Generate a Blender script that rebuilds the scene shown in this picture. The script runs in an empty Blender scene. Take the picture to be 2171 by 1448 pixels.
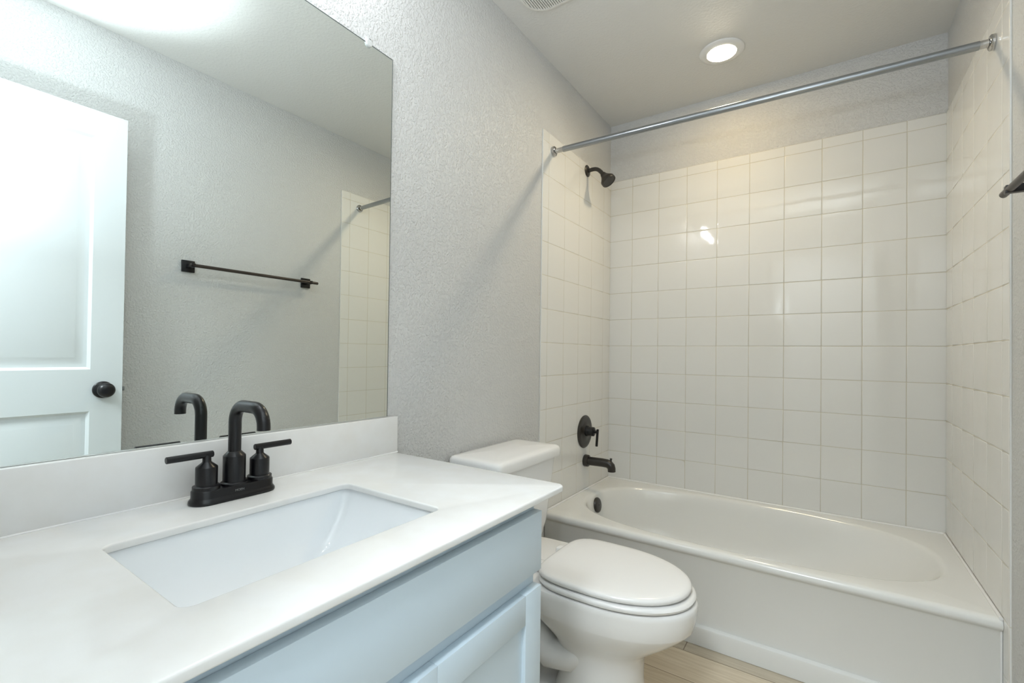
import bpy, bmesh, math, random
from mathutils import Vector, Matrix

random.seed(7)
S = bpy.context.scene
COL = S.collection
PI = math.pi

# ------------------------------------------------------------------ camera
cam_d = bpy.data.cameras.new('camera')
cam = bpy.data.objects.new('camera', cam_d)
COL.objects.link(cam)
S.camera = cam
C_POS = Vector((1.0611, -2.6198, 1.0746))
YAW, PITCH, ROLL, FPX = 0.6088, 0.0114, 0.0128, 983.38
fw = Vector((-math.sin(YAW) * math.cos(PITCH), math.cos(YAW) * math.cos(PITCH), math.sin(PITCH)))
rt = fw.cross(Vector((0, 0, 1))).normalized()
up = rt.cross(fw)
r2 = rt * math.cos(ROLL) + up * math.sin(ROLL)
u2 = -rt * math.sin(ROLL) + up * math.cos(ROLL)
M = Matrix((r2, u2, -fw)).transposed().to_4x4()
M.translation = C_POS
cam.matrix_world = M
cam_d.sensor_width = 36.0
cam_d.sensor_fit = 'HORIZONTAL'
cam_d.lens = FPX / 2171 * 36.0
cam_d.shift_x = 18.1 / 2171
cam_d.shift_y = 15.5 / 2171
cam_d.clip_start = 0.02

# ------------------------------------------------------------------ world, lights, exposure
w = bpy.data.worlds.new('world')
S.world = w
w.use_nodes = True
w.node_tree.nodes['Background'].inputs[0].default_value = (0.75, 0.85, 1.0, 1)
w.node_tree.nodes['Background'].inputs[1].default_value = 0.05
vs = S.view_settings
S.display_settings.display_device = 'sRGB'
vs.view_transform = 'Standard'
vs.look = 'None'
vs.exposure = 2.0
vs.gamma = 1.0
vs.use_curve_mapping = False

SPILL_W = 3.2          # its unfocused share
FLASH_W = 50.0        # photographer's flash held over the camera, bounced off the ceiling
HALL_W = 12.0
DOWN_W = 9.5         # the same lamp's downward beam
RECESSED = 18.0      # radiance of the recessed lamp's lens
BULB = 85.0           # radiance of the vanity lamp's bulbs


def area(name, loc, to, size, power, color, shape='DISK'):
    l = bpy.data.lights.new(name, 'AREA')
    l.shape = shape
    l.size = size
    l.energy = power
    l.color = color
    o = bpy.data.objects.new(name, l)
    COL.objects.link(o)
    o.location = loc
    o.rotation_euler = (Vector(to) - Vector(loc)).to_track_quat('-Z', 'Y').to_euler()
    return o


fl = bpy.data.lights.new('flash', 'SPOT')
fl.energy = FLASH_W
fl.color = (0.83, 0.925, 1.0)
fl.spot_size = math.radians(52)
fl.spot_blend = 0.9
fl.shadow_soft_size = 0.05
flo = bpy.data.objects.new('flash', fl)
COL.objects.link(flo)
flo.location = (1.24, -2.60, 1.45)
flo.rotation_euler = (Vector((1.04, -2.25, 2.44)) - flo.location).to_track_quat('-Z', 'Y').to_euler()
area('flash_spill', (0.84, -2.60, 1.46), (0.86, -2.57, 2.44), 0.12, SPILL_W, (0.83, 0.925, 1.0))
area('hallway_fill', (0.86, -3.30, 2.40), (0.86, -3.30, 0.0), 0.5, HALL_W, (0.88, 0.95, 1.0))  # unseen fill light, added to brighten the lower room through the doorway

# ------------------------------------------------------------------ constants of the room
H = 2.44
W = 1.468
FRONT = -2.660
HALL = -4.0
E = 0.003             # paint lies E behind, tile faces E before the nominal plane
ZT, ZB = 2.1018, 2.0543
ROW = 0.154
ZR = 0.3577           # bathtub deck
ZC = 0.781            # countertop


# ------------------------------------------------------------------ materials
def mat(name, color, rough=0.5, metal=0.0, spec=0.5, coat=0.0, emit=None, strength=0.0):
    m = bpy.data.materials.new(name)
    m.use_nodes = True
    b = m.node_tree.nodes['Principled BSDF']
    b.inputs['Base Color'].default_value = (*color, 1)
    b.inputs['Roughness'].default_value = rough
    b.inputs['Metallic'].default_value = metal
    b.inputs['Specular IOR Level'].default_value = spec
    b.inputs['Coat Weight'].default_value = coat
    b.inputs['Coat Roughness'].default_value = 0.03
    if emit:
        b.inputs['Emission Color'].default_value = (*emit, 1)
        b.inputs['Emission Strength'].default_value = strength
    return m


def nodes(m):
    return m.node_tree.nodes, m.node_tree.links, m.node_tree.nodes['Principled BSDF']


def bump_noise(m, scale, dist, detail=2.0, rough=0.5, lo=None, hi=None, stretch=None):
    N, L, b = nodes(m)
    tc = N.new('ShaderNodeTexCoord')
    nz = N.new('ShaderNodeTexNoise')
    nz.inputs['Scale'].default_value = scale
    nz.inputs['Detail'].default_value = detail
    nz.inputs['Roughness'].default_value = rough
    if stretch:
        mp = N.new('ShaderNodeMapping')
        mp.inputs['Scale'].default_value = stretch
        L.new(tc.outputs['Object'], mp.inputs['Vector'])
        L.new(mp.outputs[0], nz.inputs['Vector'])
    else:
        L.new(tc.outputs['Object'], nz.inputs['Vector'])
    out = nz.outputs['Fac']
    if lo is not None:
        mr = N.new('ShaderNodeMapRange')
        mr.interpolation_type = 'SMOOTHSTEP'
        mr.inputs['From Min'].default_value = lo
        mr.inputs['From Max'].default_value = hi
        L.new(out, mr.inputs['Value'])
        out = mr.outputs['Result']
    bp = N.new('ShaderNodeBump')
    bp.inputs['Strength'].default_value = 1.0
    bp.inputs['Distance'].default_value = dist
    L.new(out, bp.inputs['Height'])
    L.new(bp.outputs['Normal'], b.inputs['Normal'])
    return nz


def mottle(m, c1, c2, scale, detail=4.0, lo=0.35, hi=0.65, stretch=None):
    N, L, b = nodes(m)
    tc = N.new('ShaderNodeTexCoord')
    nz = N.new('ShaderNodeTexNoise')
    nz.inputs['Scale'].default_value = scale
    nz.inputs['Detail'].default_value = detail
    mp = N.new('ShaderNodeMapping')
    mp.inputs['Scale'].default_value = stretch or (1, 1, 1)
    L.new(tc.outputs['Object'], mp.inputs['Vector'])
    L.new(mp.outputs[0], nz.inputs['Vector'])
    cr = N.new('ShaderNodeValToRGB')
    cr.color_ramp.elements[0].position = lo
    cr.color_ramp.elements[1].position = hi
    cr.color_ramp.elements[0].color = (*c1, 1)
    cr.color_ramp.elements[1].color = (*c2, 1)
    L.new(nz.outputs['Fac'], cr.inputs['Fac'])
    L.new(cr.outputs['Color'], b.inputs['Base Color'])


M_WALL = mat('painted drywall', (0.645, 0.65, 0.645), 0.5, spec=0.35)
bump_noise(M_WALL, 125, 0.0014, 4.0, 0.55, 0.42, 0.66)
M_CEIL = mat('painted ceiling', (0.72, 0.715, 0.69), 0.65, spec=0.3)
bump_noise(M_CEIL, 95, 0.0004, 3.0, 0.5, 0.40, 0.70)
M_TILE = mat('white glazed tile', (0.775, 0.775, 0.75), 0.05, spec=0.5)
bump_noise(M_TILE, 9, 0.0006, 1.0)
M_GROUT = mat('cream grout', (0.60, 0.57, 0.48), 0.8)
M_TUB = mat('white tub enamel', (0.76, 0.765, 0.74), 0.12)
M_PORC = mat('white porcelain', (0.84, 0.835, 0.82), 0.08)
M_SEAT = mat('white seat plastic', (0.83, 0.825, 0.81), 0.18)
M_SINK = mat('white sink porcelain', (0.87, 0.90, 0.92), 0.06)
M_COUNTER = mat('white quartz', (0.80, 0.79, 0.77), 0.13)
mottle(M_COUNTER, (0.80, 0.795, 0.775), (0.83, 0.835, 0.83), 14)
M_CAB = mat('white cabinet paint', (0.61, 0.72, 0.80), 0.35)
M_DOOR = mat('white door paint', (0.74, 0.79, 0.81), 0.35)
M_TRIM = mat('white trim paint', (0.82, 0.82, 0.81), 0.35)
M_BLACK = mat('matte black metal', (0.0045, 0.0045, 0.006), 0.30, metal=0.0, spec=0.45)
M_BRONZE = mat('dark bronze metal', (0.022, 0.019, 0.016), 0.32, spec=0.55)
M_BRONZE2 = mat('worn dark bronze metal', (0.05, 0.04, 0.035), 0.3, metal=0.4)
M_CHROME = mat('chrome', (0.48, 0.48, 0.48), 0.08, metal=1.0)
M_STEEL = mat('brushed steel', (0.34, 0.36, 0.38), 0.26, metal=1.0)
bump_noise(M_STEEL, 40, 0.0005, 3.0, stretch=(0.4, 6, 6))
M_MIRROR = mat('silvered glass', (0.86, 0.905, 0.885), 0.0, metal=1.0)
M_EDGE = mat('dark mirror edge', (0.10, 0.12, 0.115), 0.25, spec=0.6)
M_CLEAR = mat('clear plastic', (0.85, 0.87, 0.86), 0.08)
M_CLEAR.node_tree.nodes['Principled BSDF'].inputs['Transmission Weight'].default_value = 0.3
M_LTRIM = mat('white lamp trim', (0.80, 0.80, 0.79), 0.4)
M_LENS = mat('lit lamp lens', (1, 1, 1), 0.4, emit=(1.0, 0.74, 0.36), strength=RECESSED)
M_BULB = mat('lit bulb', (1, 1, 1), 0.4, emit=(0.95, 0.97, 1.0), strength=BULB)
M_VENT = mat('white vent plastic', (0.78, 0.77, 0.73), 0.45)
M_VENTD = mat('dark vent cavity', (0.12, 0.11, 0.10), 0.8)
M_PALE = mat('pale lettering', (0.22, 0.22, 0.22), 0.5)
M_INK = mat('grey print', (0.10, 0.10, 0.10), 0.5)


def floor_material():
    m = mat('wood look plank tile', (0.6, 0.52, 0.4), 0.35)
    N, L, b = nodes(m)
    tc = N.new('ShaderNodeTexCoord')
    mp = N.new('ShaderNodeMapping')
    mp.inputs['Location'].default_value = (-0.064, 0.99 + 2 * 0.158, 0)
    L.new(tc.outputs['Object'], mp.inputs['Vector'])
    br = N.new('ShaderNodeTexBrick')
    br.offset = 0.37
    br.offset_frequency = 3
    br.inputs['Scale'].default_value = 1.0
    br.inputs['Brick Width'].default_value = 0.905
    br.inputs['Row Height'].default_value = 0.158
    br.inputs['Mortar Size'].default_value = 0.0016
    br.inputs['Mortar Smooth'].default_value = 0.1
    br.inputs['Color1'].default_value = (0.60, 0.53, 0.41, 1)
    br.inputs['Color2'].default_value = (0.66, 0.59, 0.47, 1)
    br.inputs['Mortar'].default_value = (0.30, 0.24, 0.17, 1)
    L.new(mp.outputs[0], br.inputs['Vector'])
    mp2 = N.new('ShaderNodeMapping')
    mp2.inputs['Scale'].default_value = (4, 70, 1)
    L.new(tc.outputs['Object'], mp2.inputs['Vector'])
    nz = N.new('ShaderNodeTexNoise')
    nz.inputs['Scale'].default_value = 1.5
    nz.inputs['Detail'].default_value = 6
    L.new(mp2.outputs[0], nz.inputs['Vector'])
    cr = N.new('ShaderNodeValToRGB')
    cr.color_ramp.elements[0].position = 0.3
    cr.color_ramp.elements[1].position = 0.7
    cr.color_ramp.elements[0].color = (0.80, 0.77, 0.72, 1)
    cr.color_ramp.elements[1].color = (1, 1, 1, 1)
    L.new(nz.outputs['Fac'], cr.inputs['Fac'])
    mx = N.new('ShaderNodeMix')
    mx.data_type = 'RGBA'
    mx.blend_type = 'MULTIPLY'
    mx.inputs['Factor'].default_value = 1.0
    L.new(br.outputs['Color'], mx.inputs[6])
    L.new(cr.outputs['Color'], mx.inputs[7])
    L.new(mx.outputs[2], b.inputs['Base Color'])
    bp = N.new('ShaderNodeBump')
    bp.invert = True
    bp.inputs['Distance'].default_value = 0.001
    L.new(br.outputs['Fac'], bp.inputs['Height'])
    L.new(bp.outputs['Normal'], b.inputs['Normal'])
    return m


M_FLOOR = floor_material()


# ------------------------------------------------------------------ mesh helpers
def link(name, bm, material, parent=None, smooth=True, angle=38):
    bmesh.ops.recalc_face_normals(bm, faces=bm.faces)
    me = bpy.data.meshes.new(name)
    bm.to_mesh(me)
    bm.free()
    mats = material if isinstance(material, (list, tuple)) else [material]
    for m in mats:
        me.materials.append(m)
    if smooth:
        me.polygons.foreach_set('use_smooth', [True] * len(me.polygons))
        try:
            me.set_sharp_from_angle(angle=math.radians(angle))
        except Exception:
            pass
    o = bpy.data.objects.new(name, me)
    COL.objects.link(o)
    if parent is not None:
        o.parent = parent
        o.matrix_parent_inverse = Matrix.Translation(-parent.location) if parent.location.length else Matrix()
    return o


def thing(name, label, cat, loc=(0, 0, 0), group=None):
    o = bpy.data.objects.new(name, None)
    o.empty_display_size = 0.05
    COL.objects.link(o)
    o.location = loc
    tag(o, label, cat, group)
    return o


def tag(o, label, cat, group=None):
    o['label'] = label
    o['category'] = cat
    if group:
        o['group'] = group
    return o


def struct(o, label=None):
    o['kind'] = 'structure'
    if label:
        o['label'] = label
    return o


def add_box(bm, x0, x1, y0, y1, z0, z1, bevel=0.0, seg=2, mi=0):
    vs_ = [bm.verts.new((x, y, z)) for z in (z0, z1) for y in (y0, y1) for x in (x0, x1)]
    q = [(0, 1, 3, 2), (4, 6, 7, 5), (0, 4, 5, 1), (2, 3, 7, 6), (0, 2, 6, 4), (1, 5, 7, 3)]
    fs = [bm.faces.new([vs_[i] for i in f]) for f in q]
    for f in fs:
        f.material_index = mi
    if bevel > 0:
        es = list({e for f in fs for e in f.edges})
        bmesh.ops.bevel(bm, geom=es, offset=bevel, segments=seg, profile=0.5, affect='EDGES')
    return fs


def loft(bm, rings, closed=True, cap0=True, cap1=True, mi=0):
    R = [[bm.verts.new(p) for p in ring] for ring in rings]
    n = len(rings[0])
    for a, b in zip(R[:-1], R[1:]):
        for i in range(n if closed else n - 1):
            j = (i + 1) % n
            f = bm.faces.new((a[i], a[j], b[j], b[i]))
            f.material_index = mi
    if cap0:
        bm.faces.new(R[0][::-1]).material_index = mi
    if cap1:
        bm.faces.new(R[-1]).material_index = mi
    return R


def frame(axis):
    a = Vector(axis).normalized()
    t = Vector((0, 0, 1)) if abs(a.z) < 0.9 else Vector((1, 0, 0))
    u = a.cross(t).normalized()
    return a, u, a.cross(u).normalized()


def lathe(bm, prof, origin, axis, n=40, mi=0):
    """prof: list of (distance along axis, radius)"""
    a, u, v = frame(axis)
    o = Vector(origin)
    rings = [[o + a * d + (u * math.cos(2 * PI * i / n) + v * math.sin(2 * PI * i / n)) * max(r, 1e-5) for i in range(n)]
             for d, r in prof]
    loft(bm, rings, mi=mi)


def tube(bm, pts, rad, n=24, mi=0):
    pts = [Vector(p) for p in pts]
    rads = rad if isinstance(rad, (list, tuple)) else [rad] * len(pts)
    rings = []
    t0 = (pts[1] - pts[0]).normalized()
    _, u, v = frame(t0)
    prev = t0
    for i, p in enumerate(pts):
        if i == 0:
            t = t0
        elif i == len(pts) - 1:
            t = (pts[i] - pts[i - 1]).normalized()
        else:
            t = ((pts[i] - pts[i - 1]).normalized() + (pts[i + 1] - pts[i]).normalized()).normalized()
        q = prev.rotation_difference(t)
        u = (q @ u).normalized()
        v = t.cross(u).normalized()
        prev = t
        rings.append([p + (u * math.cos(2 * PI * k / n) + v * math.sin(2 * PI * k / n)) * rads[i] for k in range(n)])
    loft(bm, rings, mi=mi)


def rrect(cx, cy, hx, hy, r, z, k=6):
    pts = []
    for sx, sy, a0 in ((1, 1, 0), (-1, 1, 90), (-1, -1, 180), (1, -1, 270)):
        for i in range(k + 1):
            a = math.radians(a0 + 90 * i / k)
            pts.append(Vector((cx + sx * (hx - r) + r * math.cos(a), cy + sy * (hy - r) + r * math.sin(a), z)))
    return pts


def slab_from_loops(name, loops, z0, z1, bev, material, parent=None):
    """filled 2D outline with holes, thickness along z and rounded edges"""
    cu = bpy.data.curves.new(name + '_outline', 'CURVE')
    cu.dimensions = '2D'
    cu.fill_mode = 'BOTH'
    for lp in loops:
        s = cu.splines.new('POLY')
        s.points.add(len(lp) - 1)
        for p, q in zip(s.points, lp):
            p.co = (q[0], q[1], 0, 1)
        s.use_cyclic_u = True
    cu.extrude = (z1 - z0) / 2 - bev
    cu.bevel_depth = bev
    cu.bevel_resolution = 3
    cu.offset = -bev
    tmp = bpy.data.objects.new(name + '_tmp', cu)
    COL.objects.link(tmp)
    dg = bpy.context.evaluated_depsgraph_get()
    me = bpy.data.meshes.new_from_object(tmp.evaluated_get(dg))
    bpy.data.objects.remove(tmp)
    bpy.data.curves.remove(cu)
    bm = bmesh.new()
    bm.from_mesh(me)
    bpy.data.meshes.remove(me)
    bmesh.ops.remove_doubles(bm, verts=bm.verts, dist=1e-5)
    bmesh.ops.translate(bm, verts=bm.verts, vec=(0, 0, (z0 + z1) / 2))
    return link(name, bm, material, parent)


# ------------------------------------------------------------------ room shell
X0, X1 = -E, W + E
T = 0.10


def box_obj(name, boxes, material, parent=None, bevel=0.0, smooth=False):
    bm = bmesh.new()
    for b in boxes:
        add_box(bm, *b, bevel=bevel)
    return link(name, bm, material, parent, smooth=smooth)


struct(box_obj('floor', [(X0 - T, X1 + T, HALL - T, E + T, -T, 0)], M_FLOOR), 'cream wood-look plank tile floor')
struct(box_obj('ceiling', [(X0 - T, X1 + T, HALL - T, E + T, H, H + T)], M_CEIL), 'textured pale grey ceiling')
wall_left = struct(box_obj('wall_left', [(X0 - T, X0, HALL - T, E + T, 0, H)], M_WALL), 'pale grey textured wall behind the mirror and toilet')
wall_right = struct(box_obj('wall_right', [(X1, X1 + T, HALL - T, E + T, 0, H)], M_WALL), 'pale grey textured wall with the towel bar')
wall_back = struct(box_obj('wall_back', [(X0, X1, E, E + T, 0, H)], M_WALL), 'wall behind the bathtub')
DX0, DX1, DZ = 0.690, 1.405, 2.055
struct(box_obj('wall_front', [(X0, DX0, FRONT - 0.115, FRONT, 0, H), (DX1, X1, FRONT - 0.115, FRONT, 0, H),
                              (DX0, DX1, FRONT - 0.115, FRONT, DZ, H)], M_WALL), 'wall with the doorway, behind the camera')
struct(box_obj('wall_hallway', [(X0, X1, HALL - T, HALL, 0, H)], M_WALL), 'far wall of the hallway')
# door casing on the room side and jamb lining
struct(box_obj('trim_1', [(DX0 - 0.055, DX0 + 0.004, FRONT, FRONT + 0.014, 0, DZ + 0.055),
                          (DX1 - 0.002, DX1 + 0.055, FRONT, FRONT + 0.014, 0, DZ + 0.055),
                          (DX0 + 0.004, DX1 - 0.002, FRONT, FRONT + 0.014, DZ - 0.004, DZ + 0.055),
                          (DX0, DX0 + 0.012, FRONT - 0.115, FRONT, 0, DZ - 0.012),
                          (DX0, DX1, FRONT - 0.115, FRONT, DZ - 0.012, DZ)], M_TRIM), 'white door casing')


# ------------------------------------------------------------------ tiles
def tiles(name, parent, origin, ua, va, na, ub, vb, bull=0):
    """ub / vb: joint positions along ua / va, measured from origin; the face looks along na"""
    o, ua, va, na = Vector(origin), Vector(ua), Vector(va), Vector(na)
    bm = bmesh.new()
    g = 0.0011
    th = 0.006
    # grout bed
    u0, u1, v0, v1 = ub[0], ub[-1], vb[0], vb[-1]
    P = lambda u, v, d: o + ua * u + va * v + na * d
    bed = [P(u0, v0, 0), P(u1, v0, 0), P(u1, v1, 0), P(u0, v1, 0)]
    bed2 = [P(u0, v0, th - 0.0007), P(u1, v0, th - 0.0007), P(u1, v1, th - 0.0007), P(u0, v1, th - 0.0007)]
    loft(bm, [bed, bed2], mi=1)
    for i in range(len(ub) - 1):
        for j in range(len(vb) - 1):
            a0, a1 = ub[i] + g, ub[i + 1] - g
            b0, b1 = vb[j] + g, vb[j + 1] - g
            sg_ = 0.0024 if abs(na.y) > 0.5 else 0.0010
            tu = random.gauss(0, sg_)
            tv = random.gauss(0, sg_)
            cu, cv = (a0 + a1) / 2, (b0 + b1) / 2
            dz = random.uniform(-0.0002, 0.0001)

            def ring(ins, d):
                out = []
                r = 0.0018
                for (uu, vv) in ((a0 + ins, b0 + ins), (a1 - ins, b0 + ins), (a1 - ins, b1 - ins), (a0 + ins, b1 - ins)):
                    k = d + (dz + (uu - cu) * tu + (vv - cv) * tv if d > th - 0.0011 else 0)
                    out.append(P(uu, vv, k))
                return out
            loft(bm, [ring(0, th - 0.0012), ring(0.0001, th - 0.0007), ring(0.0007, th - 0.0002), ring(0.0016, th - 0.00003), ring(0.004, th)],
                 cap0=False)
    if bull:
        # rounded outer edge of the bullnose pieces
        tube(bm, [P(u1 - 0.0022, v0, 0.0028), P(u1 - 0.0022, v1 - 0.0022, 0.0028)], 0.0030, 12)
        if bull > 1:
            tube(bm, [P(u0, v1 - 0.0022, 0.0028), P(u1 - 0.0022, v1 - 0.0022, 0.0028)], 0.0030, 12)
    ob = link(name, bm, [M_TILE, M_GROUT], parent, smooth=True, angle=60)
    return ob


VB_FULL = [ZB - ROW * k for k in range(0, 12)][::-1]          # joints from the deck up
VB_FULL[0] = ZR + 0.003
VB_FULL = VB_FULL + [ZT]
t1 = tiles('tile_facing', wall_back, (0, E, 0), (1, 0, 0), (0, 0, 1), (0, -1, 0),
           [0.0] + [0.135 + 0.1508 * k for k in range(9)] + [W], VB_FULL)
t1['label'] = 'glossy white square tiles'
# the side walls: tile columns over the tub plus the leg of bullnose tile running to the floor
ULEFT = [0.003, 0.105, 0.27, 0.428, 0.590, 0.751]
URIGHT = [0.003, 0.119, 0.281, 0.440, 0.600, 0.749]
for nm, wall, x, nx, U, edge in (('tile_facing', wall_left, X0, 1, ULEFT, 0.806), ('tile_facing', wall_right, X1, -1, URIGHT, 0.812)):
    t = tiles(nm, wall, (x, 0, 0), (0, -1, 0), (0, 0, 1), (nx, 0, 0), U + [edge], VB_FULL, bull=2)
    t['label'] = 'glossy white square tiles'
    VB_LEG = [0.003, ZR - ROW * 2 + 0.003 + 0.0, ZR - ROW + 0.003, ZR + 0.003]
    t = tiles('tile_leg', wall, (x, 0, 0), (0, -1, 0), (0, 0, 1), (nx, 0, 0), [0.758, edge], VB_LEG, bull=1)
    t['label'] = 'narrow leg of white tile beside the tub'


# ------------------------------------------------------------------ door, opened flat against the right wall
DF = 1.367                       # room-side face
DYA, DYB = -1.936, -2.647        # free edge, hinge edge
DZ0, DZ1 = 0.012, 2.038
bm = bmesh.new()


def door_face(bm, x, sgn):
    """one face with two raised panels; sgn: direction of the recess"""
    pan = [(-2.530, -2.040, 0.992, 1.934), (-2.530, -2.040, 0.22, 0.824)]
    ys = [DYB, -2.530, -2.040, DYA]
    zs = [DZ0, 0.22, 0.824, 0.992, 1.934, DZ1]
    V = {}
    for i, y in enumerate(ys):
        for j, z in enumerate(zs):
            V[i, j] = bm.verts.new((x, y, z))
    for i in range(3):
        for j in range(5):
            if i == 1 and j in (1, 3):
                y0, y1, z0, z1 = ys[1], ys[2], zs[j], zs[j + 1]
                prev = [V[1, j], V[2, j], V[2, j + 1], V[1, j + 1]]
                for ins, d in ((0.010, 0.009), (0.020, 0.010), (0.024, 0.010), (0.047, 0.003), (0.049, 0.0025)):
                    ring = [bm.verts.new((x + sgn * d, yy, zz)) for yy, zz in
                            ((y0 + ins, z0 + ins), (y1 - ins, z0 + ins), (y1 - ins, z1 - ins), (y0 + ins, z1 - ins))]
                    for k in range(4):
                        bm.faces.new((prev[k], prev[(k + 1) % 4], ring[(k + 1) % 4], ring[k]))
                    prev = ring
                bm.faces.new(prev)
            else:
                bm.faces.new((V[i, j], V[i + 1, j], V[i + 1, j + 1], V[i, j + 1]))
    n, mm = 3, 5
    return [V[i, 0] for i in range(4)] + [V[3, j] for j in range(1, 6)] + [V[i, 5] for i in (2, 1, 0)] + [V[0, j] for j in (4, 3, 2, 1)]


A = door_face(bm, DF, 1)
B = door_face(bm, DF + 0.035, -1)
for i in range(len(A)):
    j = (i + 1) % len(A)
    bm.faces.new((A[i], A[j], B[j], B[i]))
door = struct(link('door_1', bm, M_DOOR, smooth=True, angle=20), 'open white two-panel door')
KY, KZ = -2.000, 0.909
bm = bmesh.new()
lathe(bm, [(0, 0.034), (0.006, 0.034), (0.010, 0.030), (0.012, 0.016), (0.030, 0.013), (0.034, 0.020), (0.040, 0.0275), (0.048, 0.0290),
           (0.056, 0.0265), (0.062, 0.018), (0.0645, 0.008), (0.065, 0.0)], (DF, KY, KZ), (-1, 0, 0), 48)
knob = link('door_knob', bm, M_BLACK, door)
knob['label'] = 'round black door knob'
bm = bmesh.new()
lathe(bm, [(0.0445, 0.0293), (0.046, 0.0297), (0.0475, 0.0293)], (DF, KY, KZ), (-1, 0, 0), 48)
link('wear_ring', bm, M_BRONZE2, knob)
bm = bmesh.new()
add_box(bm, DF + 0.011, DF + 0.024, DYA - 0.002, DYA + 0.011, 0.900, 0.918, 0.001)
la = link('latch', bm, M_STEEL, door)
la['label'] = 'small metal latch bolt'
bm = bmesh.new()
for z in (0.25, 1.03, 1.80):
    tube(bm, [(DX1 - 0.002, DYB - 0.001, z - 0.045), (DX1 - 0.002, DYB - 0.001, z + 0.045)], 0.006, 12)
link('hinge', bm, M_BLACK, door)

# ------------------------------------------------------------------ mirror
MX0, MX1 = -E + 0.0002, 0.003
MY0, MY1, MZ0, MZ1 = FRONT + 0.004, -1.694, ZC + 0.1065, 1.942
bm = bmesh.new()
fs = add_box(bm, MX0, MX1, MY0, MY1, MZ0, MZ1, mi=1)
for f in bm.faces:
    if f.calc_center_median().x > MX1 - 1e-5:
        f.material_index = 0
mirror = tag(link('wall_mirror', bm, [M_MIRROR, M_EDGE], smooth=False), 'large frameless mirror on the wall above the vanity backsplash', 'mirror')
bm = bmesh.new()
# dark line where the silvering ends along the edges
add_box(bm, MX1, MX1 + 0.0004, MY0, MY1, MZ1 - 0.0022, MZ1)
add_box(bm, MX1, MX1 + 0.0004, MY1 - 0.0018, MY1, MZ0, MZ1 - 0.0022)
link('edge_band', bm, M_EDGE, mirror, smooth=False)
cl = thing('mirror_clip', 'small clear plastic clip holding the top edge of the mirror', 'clip', (MX1, -1.783, MZ1))
bm = bmesh.new()
lathe(bm, [(0, 0.011), (0.004, 0.011), (0.006, 0.009), (0.0065, 0.0)], (MX1, -1.783, MZ1 - 0.001), (1, 0, 0), 12)
add_box(bm, X0, MX1 + 0.003, -1.792, -1.774, MZ1 + 0.0005, MZ1 + 0.014, 0.001)
link('clip_body', bm, M_CLEAR, cl)
bm = bmesh.new()
lathe(bm, [(0, 0.0035), (0.0015, 0.003), (0.002, 0.0)], (MX1 + 0.003, -1.781, MZ1 + 0.009), (1, 0, 0), 12)
link('screw', bm, M_INK, cl)

# ------------------------------------------------------------------ vanity
VY1, VY0 = -1.752, -2.575
FX = 0.562                       # faces of drawer and doors
FF = FX - 0.020                  # face frame
van = thing('vanity_cabinet', 'white shaker vanity cabinet under the sink countertop', 'cabinet', (0.27, -2.14, 0))
ZU = ZC - 0.014
bm = bmesh.new()
add_box(bm, X0 + 0.001, FF, VY1 - 0.016, VY1, 0.0, ZU)              # near toilet side panel
add_box(bm, X0 + 0.001, FF, VY0, VY0 + 0.016, 0.0, ZU)
add_box(bm, X0 + 0.001, FF, VY0 + 0.016, VY1 - 0.016, 0.095, 0.11)   # bottom
add_box(bm, X0 + 0.001, X0 + 0.013, VY0 + 0.016, VY1 - 0.016, 0.11, ZU)
add_box(bm, FF - 0.018, FF, VY0 + 0.016, VY1 - 0.016, 0.575, ZU)     # face frame rails
add_box(bm, FF - 0.018, FF, VY0 + 0.016, VY1 - 0.016, 0.11, 0.14)
add_box(bm, FF - 0.018, FF, (VY0 + VY1) / 2 - 0.02, (VY0 + VY1) / 2 + 0.02, 0.14, 0.575)
add_box(bm, FF - 0.018, FF, VY0 + 0.016, VY0 + 0.09, 0.14, 0.575)
add_box(bm, FF - 0.018, FF, VY1 - 0.05, VY1 - 0.016, 0.14, 0.575)
add_box(bm, FF - 0.075, FF - 0.060, VY0 + 0.016, VY1 - 0.016, 0.0, 0.095)   # toe kick
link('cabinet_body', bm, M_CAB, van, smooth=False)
bm = bmesh.new()
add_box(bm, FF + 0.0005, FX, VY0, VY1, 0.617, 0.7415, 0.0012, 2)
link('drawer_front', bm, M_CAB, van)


def shaker(y0, y1, z0, z1):
    bm = bmesh.new()
    s = 0.060
    a, b_ = FF + 0.0005, FX
    add_box(bm, a, b_, y0, y0 + s, z0, z1, 0.001)
    add_box(bm, a, b_, y1 - s, y1, z0, z1, 0.001)
    add_box(bm, a, b_, y0 + s, y1 - s, z1 - s, z1, 0.001)
    add_box(bm, a, b_, y0 + s, y1 - s, z0, z0 + s, 0.001)
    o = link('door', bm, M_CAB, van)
    bm = bmesh.new()
    add_box(bm, a + 0.003, b_ - 0.009, y0 + s - 0.004, y1 - s + 0.004, z0 + s - 0.004, z1 - s + 0.004)
    link('door_panel', bm, M_CAB, o, smooth=False)


YM = -2.1345
shaker(YM + 0.0015, VY1, 0.115, 0.584)
shaker(-2.517, YM - 0.0015, 0.115, 0.584)

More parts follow.
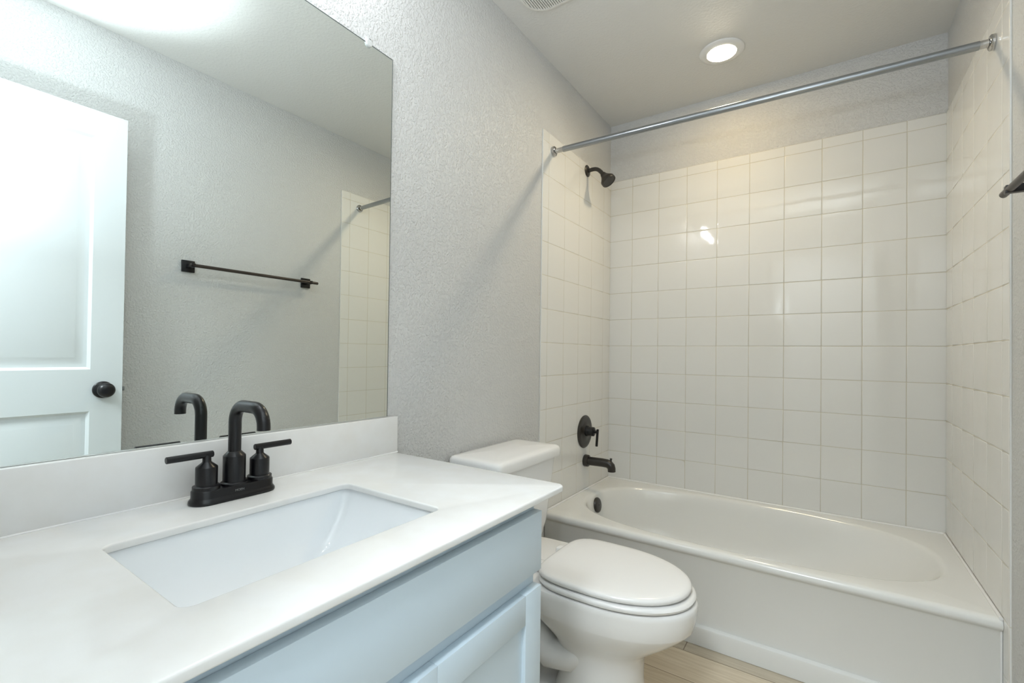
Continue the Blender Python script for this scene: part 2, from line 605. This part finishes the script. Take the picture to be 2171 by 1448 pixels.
top = thing('countertop', 'white quartz countertop with backsplash, cut out for the sink', 'countertop', (0.29, -2.11, ZC))
OUT = [(X0 + 0.0005, FRONT + 0.003), (0.578, FRONT + 0.003)]
for i in range(9):
    a = math.radians(0 + 90 * i / 8)
    OUT.append((0.578 - 0.020 + 0.020 * math.cos(a), -1.672 - 0.020 + 0.020 * math.sin(a)))
OUT.append((X0 + 0.0005, -1.672))
SX0, SX1, SY0, SY1 = 0.178, 0.463, -2.392, -1.962
HOLE = [(p.x, p.y) for p in rrect((SX0 + SX1) / 2, (SY0 + SY1) / 2, (SX1 - SX0) / 2, (SY1 - SY0) / 2, 0.016, 0)]
slab_from_loops('slab', [OUT, HOLE], ZU + 0.0005, ZC, 0.0035, M_COUNTER, top)
bm = bmesh.new()
add_box(bm, X0 + 0.0005, 0.020, FRONT + 0.003, -1.668, ZC + 0.0005, ZC + 0.106, 0.0018, 2)
link('backsplash', bm, M_COUNTER, top)
bm = bmesh.new()
tube(bm, [(0.0205, FRONT + 0.003, ZC + 0.0005), (0.0205, -1.668, ZC + 0.0005)], 0.0022, 10)
link('caulk_line', bm, M_TRIM, top)

# undermount basin
sink = thing('sink', 'white rectangular undermount sink in the quartz countertop', 'sink', ((SX0 + SX1) / 2, (SY0 + SY1) / 2, ZU))
bm = bmesh.new()
scx, scy = (SX0 + SX1) / 2, (SY0 + SY1) / 2
hx, hy = (SX1 - SX0) / 2 + 0.006, (SY1 - SY0) / 2 + 0.006


def basin_rings(off):
    rr_ = []
    #        z      inset x  inset y  radius
    for z, ix, iy, r in ((0, 0, 0, 0.016), (-0.03, 0.003, 0.008, 0.018), (-0.06, 0.008, 0.022, 0.020), (-0.085, 0.014, 0.042, 0.022),
                         (-0.105, 0.024, 0.066, 0.026), (-0.120, 0.040, 0.096, 0.032), (-0.129, 0.062, 0.130, 0.038),
                         (-0.133, 0.095, 0.165, 0.035), (-0.134, 0.125, 0.190, 0.012)):
        rr_.append(rrect(scx, scy, hx - ix + off, hy - iy + off, r + off, ZU - 0.0008 + z - off * 0.9))
    return rr_


IN = basin_rings(0)
OUTR = basin_rings(0.010)
flange = rrect(scx, scy, hx + 0.022, hy + 0.022, 0.02, ZU - 0.0008)
flange2 = rrect(scx, scy, hx + 0.022, hy + 0.022, 0.02, ZU - 0.010)
loft(bm, IN[::-1] + [flange, flange2] + OUTR[0:0] + [rrect(scx, scy, hx + 0.011, hy + 0.011, 0.02, ZU - 0.0105)] + OUTR[1:])
link('basin', bm, M_SINK, sink, angle=50)
bm = bmesh.new()
zb = ZU - 0.0008 - 0.134
lathe(bm, [(0, 0.0), (0.0, 0.030), (0.003, 0.029), (0.0035, 0.021), (0.001, 0.020), (0.001, 0.0)], (scx, scy, zb + 0.0004), (0, 0, 1), 32)
link('drain', bm, M_BLACK, sink)

# ------------------------------------------------------------------ faucet
FXC, FYC = 0.080, -2.158
fau = thing('faucet', 'matte black two-handle faucet with square-bent spout behind the sink', 'faucet', (FXC, FYC, ZC))


def stadium(hl, hw, z, n=14):
    pts = []
    for s, a0 in ((1, 0), (-1, 180)):
        for i in range(n + 1):
            a = math.radians(a0 + 180 * i / n)
            pts.append(Vector((FXC + hw * math.cos(a), FYC + s * (hl - hw) + hw * math.sin(a), z)))
    return pts


bm = bmesh.new()
z = ZC + 0.0004
loft(bm, [stadium(0.080, 0.028, z), stadium(0.081, 0.029, z + 0.002), stadium(0.0805, 0.0285, z + 0.006), stadium(0.0775, 0.0255, z + 0.010),
          stadium(0.0765, 0.0245, z + 0.012), stadium(0.0765, 0.0245, z + 0.024), stadium(0.0750, 0.0232, z + 0.0262), stadium(0.074, 0.022, z + 0.0265)])
base = link('base_plate', bm, M_BLACK, fau)
# small pale maker's lettering on the front of the base
try:
    tcu = bpy.data.curves.new('lettering', 'FONT')
    tcu.body = 'MOEN'
    tcu.size = 0.0062
    tcu.extrude = 0.0001
    tcu.align_x = 'CENTER'
    to = bpy.data.objects.new('lettering_tmp', tcu)
    COL.objects.link(to)
    dg = bpy.context.evaluated_depsgraph_get()
    me = bpy.data.meshes.new_from_object(to.evaluated_get(dg))
    bpy.data.objects.remove(to)
    bm = bmesh.new()
    bm.from_mesh(me)
    bpy.data.meshes.remove(me)
    # text x -> +Y, text y -> +Z, normal -> +X
    R = Matrix(((0, 0, 1), (1, 0, 0), (0, 1, 0))).to_4x4()
    R.translation = Vector((FXC + 0.0246, FYC, z + 0.0155))
    bmesh.ops.transform(bm, matrix=R, verts=bm.verts)
    link('lettering', bm, M_PALE, base, smooth=False)
except Exception:
    pass
zb = z + 0.0265
bm = bmesh.new()
lathe(bm, [(0, 0.0245), (0.004, 0.0245), (0.0055, 0.0225), (0.0065, 0.0205), (0.056, 0.0205), (0.0575, 0.0200), (0.064, 0.0138), (0.0655, 0.0125), (0.0655, 0.0)],
      (FXC, FYC, zb - 0.001), (0, 0, 1), 40)
link('spout_base', bm, M_BLACK, fau)
bm = bmesh.new()
rs = 0.0118
zt, rb, xe = ZC + 0.184, 0.034, 0.190
pts = [(FXC, FYC, zb + 0.060), (FXC, FYC, zt - rb - 0.03)]
pts += [(FXC + rb - rb * math.cos(a), FYC, zt - rb + rb * math.sin(a)) for a in [math.radians(90 * i / 10) for i in range(11)]]
pts += [(xe - rb + rb * math.sin(a), FYC, zt - rb + rb * math.cos(a)) for a in [math.radians(90 * i / 10) for i in range(11)]]
pts += [(xe, FYC, zt - rb - 0.003), (xe, FYC, zt - rb - 0.006)]
tube(bm, pts, rs, 28)
link('spout', bm, M_BLACK, fau)
for s in (-1, 1):
    hy_ = FYC + s * 0.051
    bm = bmesh.new()
    lathe(bm, [(0, 0.0235), (0.007, 0.0235), (0.0085, 0.0215), (0.0095, 0.0188), (0.042, 0.0188), (0.0440, 0.0182), (0.0520, 0.0085), (0.0535, 0.0075), (0.066, 0.0072), (0.066, 0.0)],
          (FXC, hy_, zb - 0.001), (0, 0, 1), 36)
    hd = link('handle', bm, M_BLACK, fau)
    bm = bmesh.new()
    zl = zb + 0.0655
    a, b_ = hy_ - s * 0.011, hy_ + s * 0.068
    r = 0.0063
    sg = 1 if s > 0 else -1
    lathe(bm, [(0, 0), (0, r - 0.0008), (0.0008, r), (abs(b_ - a) - 0.0008, r), (abs(b_ - a), r - 0.0008), (abs(b_ - a), 0)], (FXC, a, zl), (0, sg, 0), 28)
    link('lever', bm, M_BLACK, hd)

# ------------------------------------------------------------------ bathtub
YF = -0.768
tub = thing('bathtub', 'white alcove bathtub with flat apron below the tiled walls', 'bathtub', (W / 2, -0.38, 0))
TX0, TX1, TY1 = 0.0036, W - 0.0036, -0.0036
ocx, ocy, oa, ob_ = 0.733, -0.383, 0.664, 0.336
NS = 160


def outer_at(ang, ins, z):
    """point of the outer rectangle (inset) seen from the oval's centre at this angle"""
    x0, x1, y0, y1 = TX0, TX1, YF, TY1
    dx, dy = math.cos(ang), math.sin(ang)
    t = 1e9
    if dx > 1e-9:
        t = min(t, (x1 - ocx) / dx)
    if dx < -1e-9:
        t = min(t, (x0 - ocx) / dx)
    if dy > 1e-9:
        t = min(t, (y1 - ocy) / dy)
    if dy < -1e-9:
        t = min(t, (y0 - ocy) / dy)
    return Vector((ocx + dx * t, max(ocy + dy * t, YF + ins), z))


def oval(angs, a, b, n, z, shx=0.0, cyo=0.0):
    out = []
    for t in angs:
        c, s = math.cos(t), math.sin(t)
        k = (abs(c / a) ** n + abs(s / b) ** n) ** (-1.0 / n)
        out.append(Vector((ocx + shx + c * k, ocy + cyo + s * k, z)))
    return out


corner = [math.atan2(y - ocy, x - ocx) for x, y in ((TX1, TY1), (TX0, TY1), (TX0, YF), (TX1, YF))]
angs = sorted([2 * PI * i / NS - PI for i in range(NS)])
for c_ in corner:
    k = min(range(NS), key=lambda i: abs(angs[i] - c_))
    angs[k] = c_
angs.sort()
bm = bmesh.new()
R = []
# apron and rolled rim (outside, from the floor up)
R.append([outer_at(t, 0.012, 0.001) for t in angs])
R.append([outer_at(t, 0.012, ZR - 0.040) for t in angs])
R.append([outer_at(t, 0.008, ZR - 0.034) for t in angs])
R.append([outer_at(t, 0.001, ZR - 0.028) for t in angs])
R.append([outer_at(t, 0.000, ZR - 0.020) for t in angs])
R.append([outer_at(t, 0.0015, ZR - 0.011) for t in angs])
R.append([outer_at(t, 0.006, ZR - 0.0045) for t in angs])
R.append([outer_at(t, 0.012, ZR - 0.001) for t in angs])
R.append([outer_at(t, 0.018, ZR) for t in angs])
# deck to the basin
R.append(oval(angs, oa + 0.012, ob_ + 0.010, 2.7, ZR + 0.0005))
R.append(oval(angs, oa + 0.004, ob_ + 0.004, 2.7, ZR - 0.001))
R.append(oval(angs, oa - 0.004, ob_ - 0.003, 2.7, ZR - 0.005))
R.append(oval(angs, oa - 0.010, ob_ - 0.008, 2.7, ZR - 0.013))
for z_, da, db, sh in ((0.30, 0.030, 0.016, -0.012), (0.24, 0.058, 0.028, -0.032), (0.18, 0.092, 0.042, -0.060), (0.13, 0.130, 0.060, -0.085),
                       (0.10, 0.165, 0.082, -0.100), (0.085, 0.205, 0.112, -0.105), (0.078, 0.27, 0.16, -0.105), (0.076, 0.45, 0.26, -0.105)):
    R.append(oval(angs, oa - da, ob_ - db, 2.6, z_, sh))
loft(bm, R, cap0=False)
tb = link('tub_body', bm, M_TUB, tub, angle=50)
bm = bmesh.new()
tube(bm, [(TX0 + 0.0036, YF + 0.004, ZR + 0.0010), (TX0 + 0.0036, TY1 - 0.0036, ZR + 0.0010)], 0.0050, 10)
tube(bm, [(TX0, TY1 - 0.0036, ZR + 0.0010), (TX1, TY1 - 0.0036, ZR + 0.0010)], 0.0050, 10)
tube(bm, [(TX1 - 0.0036, TY1 - 0.0036, ZR + 0.0010), (TX1 - 0.0036, YF + 0.004, ZR + 0.0010)], 0.0050, 10)
tube(bm, [(TX1 - 0.0012, YF + 0.0125, 0.003), (TX1 - 0.0012, YF + 0.0125, ZR - 0.030)], 0.0028, 10)
link('caulk_line', bm, M_TRIM, tub)
bm = bmesh.new()
# ledge along the foot of the apron
prof = [(YF + 0.014, 0.001), (YF - 0.006, 0.001), (YF - 0.006, 0.060), (YF - 0.0035, 0.067), (YF + 0.003, 0.071), (YF + 0.014, 0.072)]
loft(bm, [[Vector((x, y, zz)) for y, zz in prof] for x in (TX0, TX1)])
link('skirt_ledge', bm, M_TUB, tub)
# overflow cover on the sloping end
bm = bmesh.new()
ax = Vector((0.985, 0, 0.17)).normalized()
lathe(bm, [(0, 0.038), (0.006, 0.038), (0.010, 0.035), (0.012, 0.028), (0.0125, 0.004), (0.010, 0.003), (0.010, 0)], (0.088, -0.36, 0.300), ax, 40)
ov = link('overflow_cover', bm, M_BRONZE, tub)
ov['label'] = 'round dark overflow cover'
bm = bmesh.new()
lathe(bm, [(0, 0), (0, 0.036), (0.004, 0.034), (0.005, 0.02), (0.005, 0)], (0.33, -0.383, 0.0765), (0, 0, 1), 32)
dr = link('drain', bm, M_BRONZE, tub)
dr['label'] = 'round dark drain stopper'

# ------------------------------------------------------------------ toilet
TYC = -1.228
toi = thing('toilet', 'white two-piece toilet with closed lid between vanity and bathtub', 'toilet', (0.40, TYC, 0))


def egg(xb, xf, hw, z, n=64, xm=None, nb=2.8, nf=2.15):
    """outline seen from above, x from back xb to tip xf, half width hw"""
    xm = xm if xm is not None else xb + (xf - xb) * 0.45
    out = []
    for i in range(n):
        t = 2 * PI * i / n
        c, s = math.cos(t), math.sin(t)
        a, e = ((xf - xm), nf) if c >= 0 else ((xm - xb), nb)
        k = (abs(c / a) ** e + abs(s / hw) ** e) ** (-1.0 / e)
        out.append(Vector((xm + c * k, TYC + s * k, z)))
    return out


bm = bmesh.new()
TK = [(0.366, 0.030, 0.165, 0.150), (0.385, 0.024, 0.178, 0.168), (0.45, 0.020, 0.190, 0.182), (0.57, 0.017, 0.202, 0.192), (0.690, 0.014, 0.213, 0.199)]
loft(bm, [rrect((a + b) / 2, TYC, (b - a) / 2, h, 0.035, z) for z, a, b, h in TK])
link('tank', bm, M_PORC, toi)
bm = bmesh.new()
xa, xb_ = 0.008, 0.228
cx_ = (xa + xb_) / 2
hl = (xb_ - xa) / 2
hw_ = 0.212
LD = [(0.690, -0.010, -0.010), (0.691, -0.002, -0.002), (0.697, 0.0, 0.0), (0.715, 0.0, 0.0), (0.722, -0.002, -0.002), (0.727, -0.007, -0.007), (0.7295, -0.014, -0.014),
      (0.731, -0.03, -0.035), (0.734, -0.06, -0.08), (0.7355, -0.09, -0.14)]
loft(bm, [rrect(cx_, TYC, hl + a, hw_ + b, max(0.028 + a * 0.6, 0.004), z) for z, a, b in LD])
link('tank_lid', bm, M_PORC, toi, angle=50)
# bowl and pedestal
bm = bmesh.new()
BW = [(0.001, 0.33, 0.622, 0.128, 2.6, 2.5), (0.020, 0.33, 0.621, 0.127, 2.6, 2.5), (0.035, 0.345, 0.613, 0.121, 2.6, 2.4), (0.10, 0.365, 0.610, 0.117, 2.5, 2.3), (0.150, 0.36, 0.612, 0.117, 2.4, 2.3),
      (0.180, 0.35, 0.620, 0.121, 2.3, 2.2), (0.205, 0.33, 0.641, 0.130, 2.3, 2.15), (0.230, 0.30, 0.675, 0.146, 2.3, 2.1), (0.258, 0.265, 0.712, 0.162, 2.4, 2.1), (0.284, 0.225, 0.741, 0.1745, 2.5, 2.1),
      (0.296, 0.20, 0.7525, 0.179, 2.7, 2.1), (0.302, 0.18, 0.757, 0.181, 2.8, 2.1), (0.335, 0.12, 0.763, 0.184, 3.5, 2.1), (0.356, 0.07, 0.765, 0.1855, 4.0, 2.1), (0.366, 0.045, 0.765, 0.186, 4.5, 2.1), (0.3715, 0.045, 0.762, 0.184, 4.5, 2.1), (0.3735, 0.05, 0.755, 0.177, 4.5, 2.1)]
loft(bm, [egg(a, b, h, z, 72, xm=0.46, nb=n1, nf=n2) for z, a, b, h, n1, n2 in BW])
# trapway swelling on both sides, from the back of the bowl down to the foot
for s in (-1, 1):
    P_ = [(0.50, TYC + s * 0.075, 0.205), (0.42, TYC + s * 0.090, 0.150), (0.35, TYC + s * 0.086, 0.135), (0.29, TYC + s * 0.080, 0.175), (0.245, TYC + s * 0.076, 0.225),
          (0.205, TYC + s * 0.074, 0.235), (0.175, TYC + s * 0.074, 0.19), (0.165, TYC + s * 0.075, 0.11), (0.165, TYC + s * 0.075, 0.03)]
    tube(bm, P_, [0.03, 0.042, 0.047, 0.046, 0.045, 0.046, 0.047, 0.046, 0.044], 20)
# broad foot with bolt flange
FT = [(0.001, 0.115, 0.44, 0.128), (0.018, 0.115, 0.44, 0.127), (0.027, 0.119, 0.436, 0.122), (0.032, 0.130, 0.425, 0.112), (0.036, 0.16, 0.40, 0.09)]
loft(bm, [egg(a, b, h, z, 72, xm=0.29, nb=3.0, nf=2.6) for z, a, b, h in FT])
bowl = link('bowl', bm, M_PORC, toi, angle=50)
for s in (-1, 1):
    bm = bmesh.new()
    lathe(bm, [(0, 0.013), (0.010, 0.012), (0.016, 0.007), (0.017, 0)], (0.31, TYC + s * 0.112, 0.033), (0, 0, 1), 20)
    link('bolt_cap', bm, M_SEAT, toi)
# seat ring and lid
bm = bmesh.new()
SE = [(0.3775, 0.325, 0.750, 0.176), (0.379, 0.318, 0.7565, 0.1815), (0.386, 0.314, 0.760, 0.1845), (0.392, 0.316, 0.7565, 0.182), (0.3945, 0.322, 0.750, 0.176)]
sx_ = lambda ring: ring
loft(bm, [egg(a, b, h, z, 72, xm=0.50, nb=4.0, nf=2.1) for z, a, b, h in SE])
link('seat', bm, M_SEAT, toi, angle=50)
bm = bmesh.new()
LI = [(0.3985, 0.330, 0.736, 0.170), (0.3995, 0.322, 0.743, 0.1755), (0.405, 0.316, 0.7475, 0.1795), (0.411, 0.316, 0.7465, 0.179), (0.4155, 0.320, 0.742, 0.1755), (0.418, 0.328, 0.733, 0.168),
      (0.4198, 0.345, 0.710, 0.150), (0.4212, 0.39, 0.65, 0.10), (0.4215, 0.46, 0.57, 0.04)]
loft(bm, [egg(a, b, h, z, 72, xm=0.50, nb=4.5, nf=2.1) for z, a, b, h in LI])
link('lid', bm, M_SEAT, toi, angle=50)
for s in (-1, 1):
    bm = bmesh.new()
    add_box(bm, 0.285, 0.322, TYC + s * 0.072 - 0.018, TYC + s * 0.072 + 0.018, 0.3738, 0.403, 0.006, 3)
    link('hinge', bm, M_SEAT, toi)
# small diamond mark printed on the side of the bowl
bm = bmesh.new()
ey = TYC - 0.1225
d0 = [Vector((0.300 + a * 0.011, ey - 0.0005, 0.150 + b * 0.013)) for a, b in ((1, 0), (0, 1), (-1, 0), (0, -1))]
d1 = [Vector((0.300 + a * 0.0095, ey - 0.0005, 0.150 + b * 0.0113)) for a, b in ((1, 0), (0, 1), (-1, 0), (0, -1))]
o0 = [bm.verts.new(p) for p in d0]
o1 = [bm.verts.new(p) for p in d1]
for i in range(4):
    j = (i + 1) % 4
    bm.faces.new((o0[i], o0[j], o1[j], o1[i]))
bmesh.ops.solidify(bm, geom=bm.faces[:], thickness=0.0006)
link('emblem', bm, M_INK, toi, smooth=False)

# ------------------------------------------------------------------ shower fittings
rod = thing('shower_curtain_rod', 'steel shower curtain rod spanning the alcove above the bathtub', 'curtain rod', (W / 2, -0.695, 2.021))
rl, rr_ = Vector((E, -0.713, 2.029)), Vector((W - E, -0.680, 2.016))
ad = (rr_ - rl).normalized()
L_ = (rr_ - rl).length
bm = bmesh.new()
n = 60
tube(bm, [rl + ad * (0.052 + (L_ - 0.085) * i / n) for i in range(n + 1)], 0.0130, 28)
link('outer_tube', bm, M_STEEL, rod)
bm = bmesh.new()
tube(bm, [rl + ad * 0.004, rl + ad * 0.0519], 0.0112, 24)
link('end_tube', bm, M_CHROME, rod)
bm = bmesh.new()
tube(bm, [rl + ad * (L_ - 0.0329), rl + ad * (L_ - 0.004)], 0.0118, 24)
link('end_tube', bm, M_CHROME, rod)
for p, d in ((rl, ad), (rr_, -ad)):
    bm = bmesh.new()
    lathe(bm, [(0, 0), (0.0, 0.0225), (0.004, 0.0235), (0.009, 0.0228), (0.012, 0.0195), (0.013, 0.0160), (0.010, 0.0145), (0.009, 0.0118), (0.009, 0)], p, d, 36)
    link('flange', bm, M_CHROME, rod)

SY = -0.338
sh = thing('showerhead', 'dark bronze shower head on a bent arm high on the tiled wall', 'shower head', (E, SY, 2.062))
bm = bmesh.new()
lathe(bm, [(0, 0.0), (0, 0.031), (0.003, 0.031), (0.0055, 0.028), (0.009, 0.016), (0.010, 0.0)], (E, SY, 2.062), (1, 0, 0), 36)
link('flange', bm, M_BRONZE, sh)
bm = bmesh.new()
tube(bm, [(E + 0.004, SY, 2.062), (0.035, SY, 2.064), (0.050, SY, 2.0625), (0.062, SY, 2.058), (0.073, SY, 2.050), (0.083, SY, 2.039), (0.092, SY, 2.027)], 0.0105, 20)
link('arm', bm, M_BRONZE, sh)
bm = bmesh.new()
hd_o = Vector((0.090, SY, 2.030))
hd_a = Vector((0.60, -0.02, -0.80)).normalized()
lathe(bm, [(0, 0.0), (0.0, 0.0115), (0.006, 0.0150), (0.012, 0.0160), (0.022, 0.0205), (0.038, 0.0310), (0.046, 0.0375), (0.050, 0.0385), (0.060, 0.0385), (0.064, 0.0375), (0.0640, 0.0345), (0.062, 0.033), (0.062, 0.0)],
      hd_o, hd_a, 44)
hdd = link('head', bm, M_BRONZE, sh)
bm = bmesh.new()
a_, u_, v_ = frame(hd_a)
for ring, cnt in ((0.006, 6), (0.012, 12), (0.018, 18), (0.024, 24), (0.029, 30)):
    for k in range(cnt):
        t = 2 * PI * k / cnt
        lathe(bm, [(0, 0.0011), (0.0012, 0.0008), (0.0013, 0)], hd_o + a_ * 0.0619 + (u_ * math.cos(t) + v_ * math.sin(t)) * ring, a_, 6)
spf = link('nozzles', bm, mat('grey rubber nozzles', (0.10, 0.095, 0.09), 0.4), hdd)
spf['kind'] = 'stuff'

va = thing('shower_valve', 'round dark shower valve with lever on the tiled wall above the tub spout', 'valve', (E, SY, 0.666))
bm = bmesh.new()
lathe(bm, [(0, 0), (0, 0.086), (0.003, 0.087), (0.006, 0.085), (0.0085, 0.078), (0.0095, 0.060), (0.011, 0.036), (0.014, 0.031), (0.014, 0)], (E, SY, 0.668), (1, 0, 0), 56)
link('escutcheon', bm, M_BRONZE, va)
bm = bmesh.new()
lathe(bm, [(0.012, 0), (0.012, 0.029), (0.022, 0.028), (0.024, 0.025), (0.026, 0.0245), (0.054, 0.0240), (0.057, 0.020), (0.0575, 0.008), (0.075, 0.0075), (0.075, 0)], (E, SY, 0.672), (1, 0, 0), 36)
stm = link('stem', bm, M_BLACK, va)
bm = bmesh.new()
lathe(bm, [(0, 0), (0, 0.0058), (0.001, 0.0066), (0.089, 0.0066), (0.090, 0.0058), (0.090, 0)], (0.0785, SY, 0.687), (-0.06, 0, -1), 24)
link('lever', bm, M_BLACK, va)

sp = thing('tub_spout', 'dark bathtub spout with diverter on the tiled wall below the valve', 'spout', (E, SY, 0.51))
SZ = 0.513
bm = bmesh.new()
lathe(bm, [(0, 0), (0, 0.031), (0.003, 0.032), (0.020, 0.031), (0.023, 0.028), (0.024, 0)], (E, SY + 0.01, SZ), (1, 0, 0), 36)
link('flange', bm, M_BRONZE, sp)
bm = bmesh.new()
pts = [(0.022, SY + 0.01, SZ), (0.10, SY + 0.01, SZ + 0.002), (0.128, SY + 0.01, SZ + 0.001), (0.140, SY + 0.01, SZ - 0.003), (0.149, SY + 0.01, SZ - 0.011), (0.153, SY + 0.01, SZ - 0.023), (0.1535, SY + 0.01, SZ - 0.038)]
tube(bm, pts, [0.0225, 0.0222, 0.0222, 0.0222, 0.0218, 0.0205, 0.0200], 28)
link('spout_body', bm, M_BRONZE, sp)
bm = bmesh.new()
lathe(bm, [(0, 0.0045), (0.014, 0.0045), (0.0145, 0.0060), (0.022, 0.0060), (0.0225, 0)], (0.149, SY + 0.01, SZ + 0.008), (0, 0, 1), 18)
link('diverter_knob', bm, M_BRONZE, sp)

# ------------------------------------------------------------------ towel bar on the right wall
tb_ = thing('towel_bar', 'dark towel bar on square brackets on the wall facing the mirror', 'towel bar', (W, -1.36, 1.477))
BX = 1.412
for y in (-1.664, -1.052):
    bm = bmesh.new()
    add_box(bm, X1 - 0.010, X1, y - 0.028, y + 0.028, 1.477 - 0.028, 1.477 + 0.028, 0.0015)
    add_box(bm, BX - 0.008, X1 - 0.009, y - 0.009, y + 0.009, 1.477 - 0.009, 1.477 + 0.009, 0.001)
    link('bracket', bm, M_BLACK, tb_)
bm = bmesh.new()
lathe(bm, [(0, 0), (0, 0.0070), (0.0015, 0.0082), (0.668, 0.0082), (0.6695, 0.0070), (0.67, 0)], (BX, -1.676, 1.477), (0, 1, 0), 24)
link('bar', bm, M_BRONZE2, tb_)

# ------------------------------------------------------------------ ceiling fittings
LX, LY = 0.670, -0.383
rec = thing('recessed_light', 'lit round recessed light in the ceiling above the bathtub', 'ceiling light', (LX, LY, H))
bm = bmesh.new()
lathe(bm, [(0.0, 0.060), (0.0, 0.092), (0.002, 0.0925), (0.005, 0.090), (0.008, 0.078), (0.0095, 0.066), (0.0090, 0.0605), (0.005, 0.0600)], (LX, LY, H), (0, 0, -1), 64)
link('trim_ring', bm, M_LTRIM, rec, angle=60)
bm = bmesh.new()
lathe(bm, [(0.004, 0), (0.004, 0.0598), (0.0075, 0.0596), (0.0095, 0.050), (0.0100, 0.03), (0.0102, 0.0)], (LX, LY, H), (0, 0, -1), 48)
le = link('lens', bm, M_LENS, rec)
le['label'] = 'glowing warm white lens'
sl_d = bpy.data.lights.new('recessed_lamp', 'SPOT')
sl_d.energy = DOWN_W
sl_d.color = (1.0, 0.87, 0.65)
sl_d.spot_size = math.radians(160)
sl_d.spot_blend = 1.0
sl_d.shadow_soft_size = 0.05
slo = bpy.data.objects.new('recessed_lamp', sl_d)
COL.objects.link(slo)
slo.location = (LX, LY, H - 0.0115)
slo.rotation_euler = (math.radians(-28), 0, 0)

vx0, vx1, vy0, vy1 = 0.092, 0.352, -1.308, -1.044
ven = thing('exhaust_fan_grille', 'white rounded fan grille in the ceiling above the toilet', 'vent', ((vx0 + vx1) / 2, (vy0 + vy1) / 2, H))
vcx, vcy, vh, vk = (vx0 + vx1) / 2, (vy0 + vy1) / 2, (vx1 - vx0) / 2, (vy1 - vy0) / 2
bm = bmesh.new()
loft(bm, [rrect(vcx, vcy, vh, vk, 0.085, H - 0.0005), rrect(vcx, vcy, vh, vk, 0.085, H - 0.010), rrect(vcx, vcy, vh - 0.003, vk - 0.003, 0.082, H - 0.014),
          rrect(vcx, vcy, vh - 0.010, vk - 0.010, 0.075, H - 0.014), rrect(vcx, vcy, vh - 0.010, vk - 0.010, 0.075, H - 0.0008)], cap0=False, cap1=False)
link('frame', bm, M_VENT, ven)
bm = bmesh.new()
loft(bm, [rrect(vcx, vcy, vh - 0.009, vk - 0.009, 0.075, H - 0.0005), rrect(vcx, vcy, vh - 0.009, vk - 0.009, 0.075, H - 0.002)])
link('cavity', bm, M_VENTD, ven)
bm = bmesh.new()
k = 0
x = vx0 + 0.014
while x < vx1 - 0.012:
    dx_ = abs(x - vcx) - (vh - 0.085)
    hh = vk - 0.010
    if dx_ > 0:
        hh = vk - 0.085 + math.sqrt(max(0.0, 0.075 ** 2 - dx_ ** 2))
    hh = max(hh - 0.001, 0.01)
    add_box(bm, x - 0.0024, x + 0.0024, vcy - hh, vcy + hh, H - 0.0135, H - 0.004)
    x += 0.0088
    k += 1
sl = link('slats', bm, M_VENT, ven, smooth=False)

# ------------------------------------------------------------------ vanity light above the mirror (out of the frame; its bulbs glint in the sink)
vl = thing('vanity_light', 'three-bulb vanity light on the wall above the mirror', 'wall light', (0, -2.14, 2.31))
bm = bmesh.new()
add_box(bm, X0, 0.022, -2.40, -1.88, 2.275, 2.345, 0.004)
link('backplate', bm, M_BLACK, vl)
for y in (-2.32, -2.14, -1.96):
    bm = bmesh.new()
    tube(bm, [(0.018, y, 2.31), (0.075, y, 2.31), (0.100, y, 2.305), (0.110, y, 2.285), (0.110, y, 2.270)], 0.008, 16)
    lathe(bm, [(0, 0), (0, 0.030), (0.022, 0.032), (0.022, 0)], (0.110, y, 2.270), (0, 0, -1), 28)
    am = link('socket_arm', bm, M_BLACK, vl)
    bm = bmesh.new()
    lathe(bm, [(0, 0), (0, 0.010), (0.008, 0.011), (0.018, 0.0125), (0.026, 0.012), (0.032, 0.008), (0.034, 0.0)], (0.110, y, 2.2478), (0, 0, -1), 28)
    link('bulb', bm, M_BULB, am)
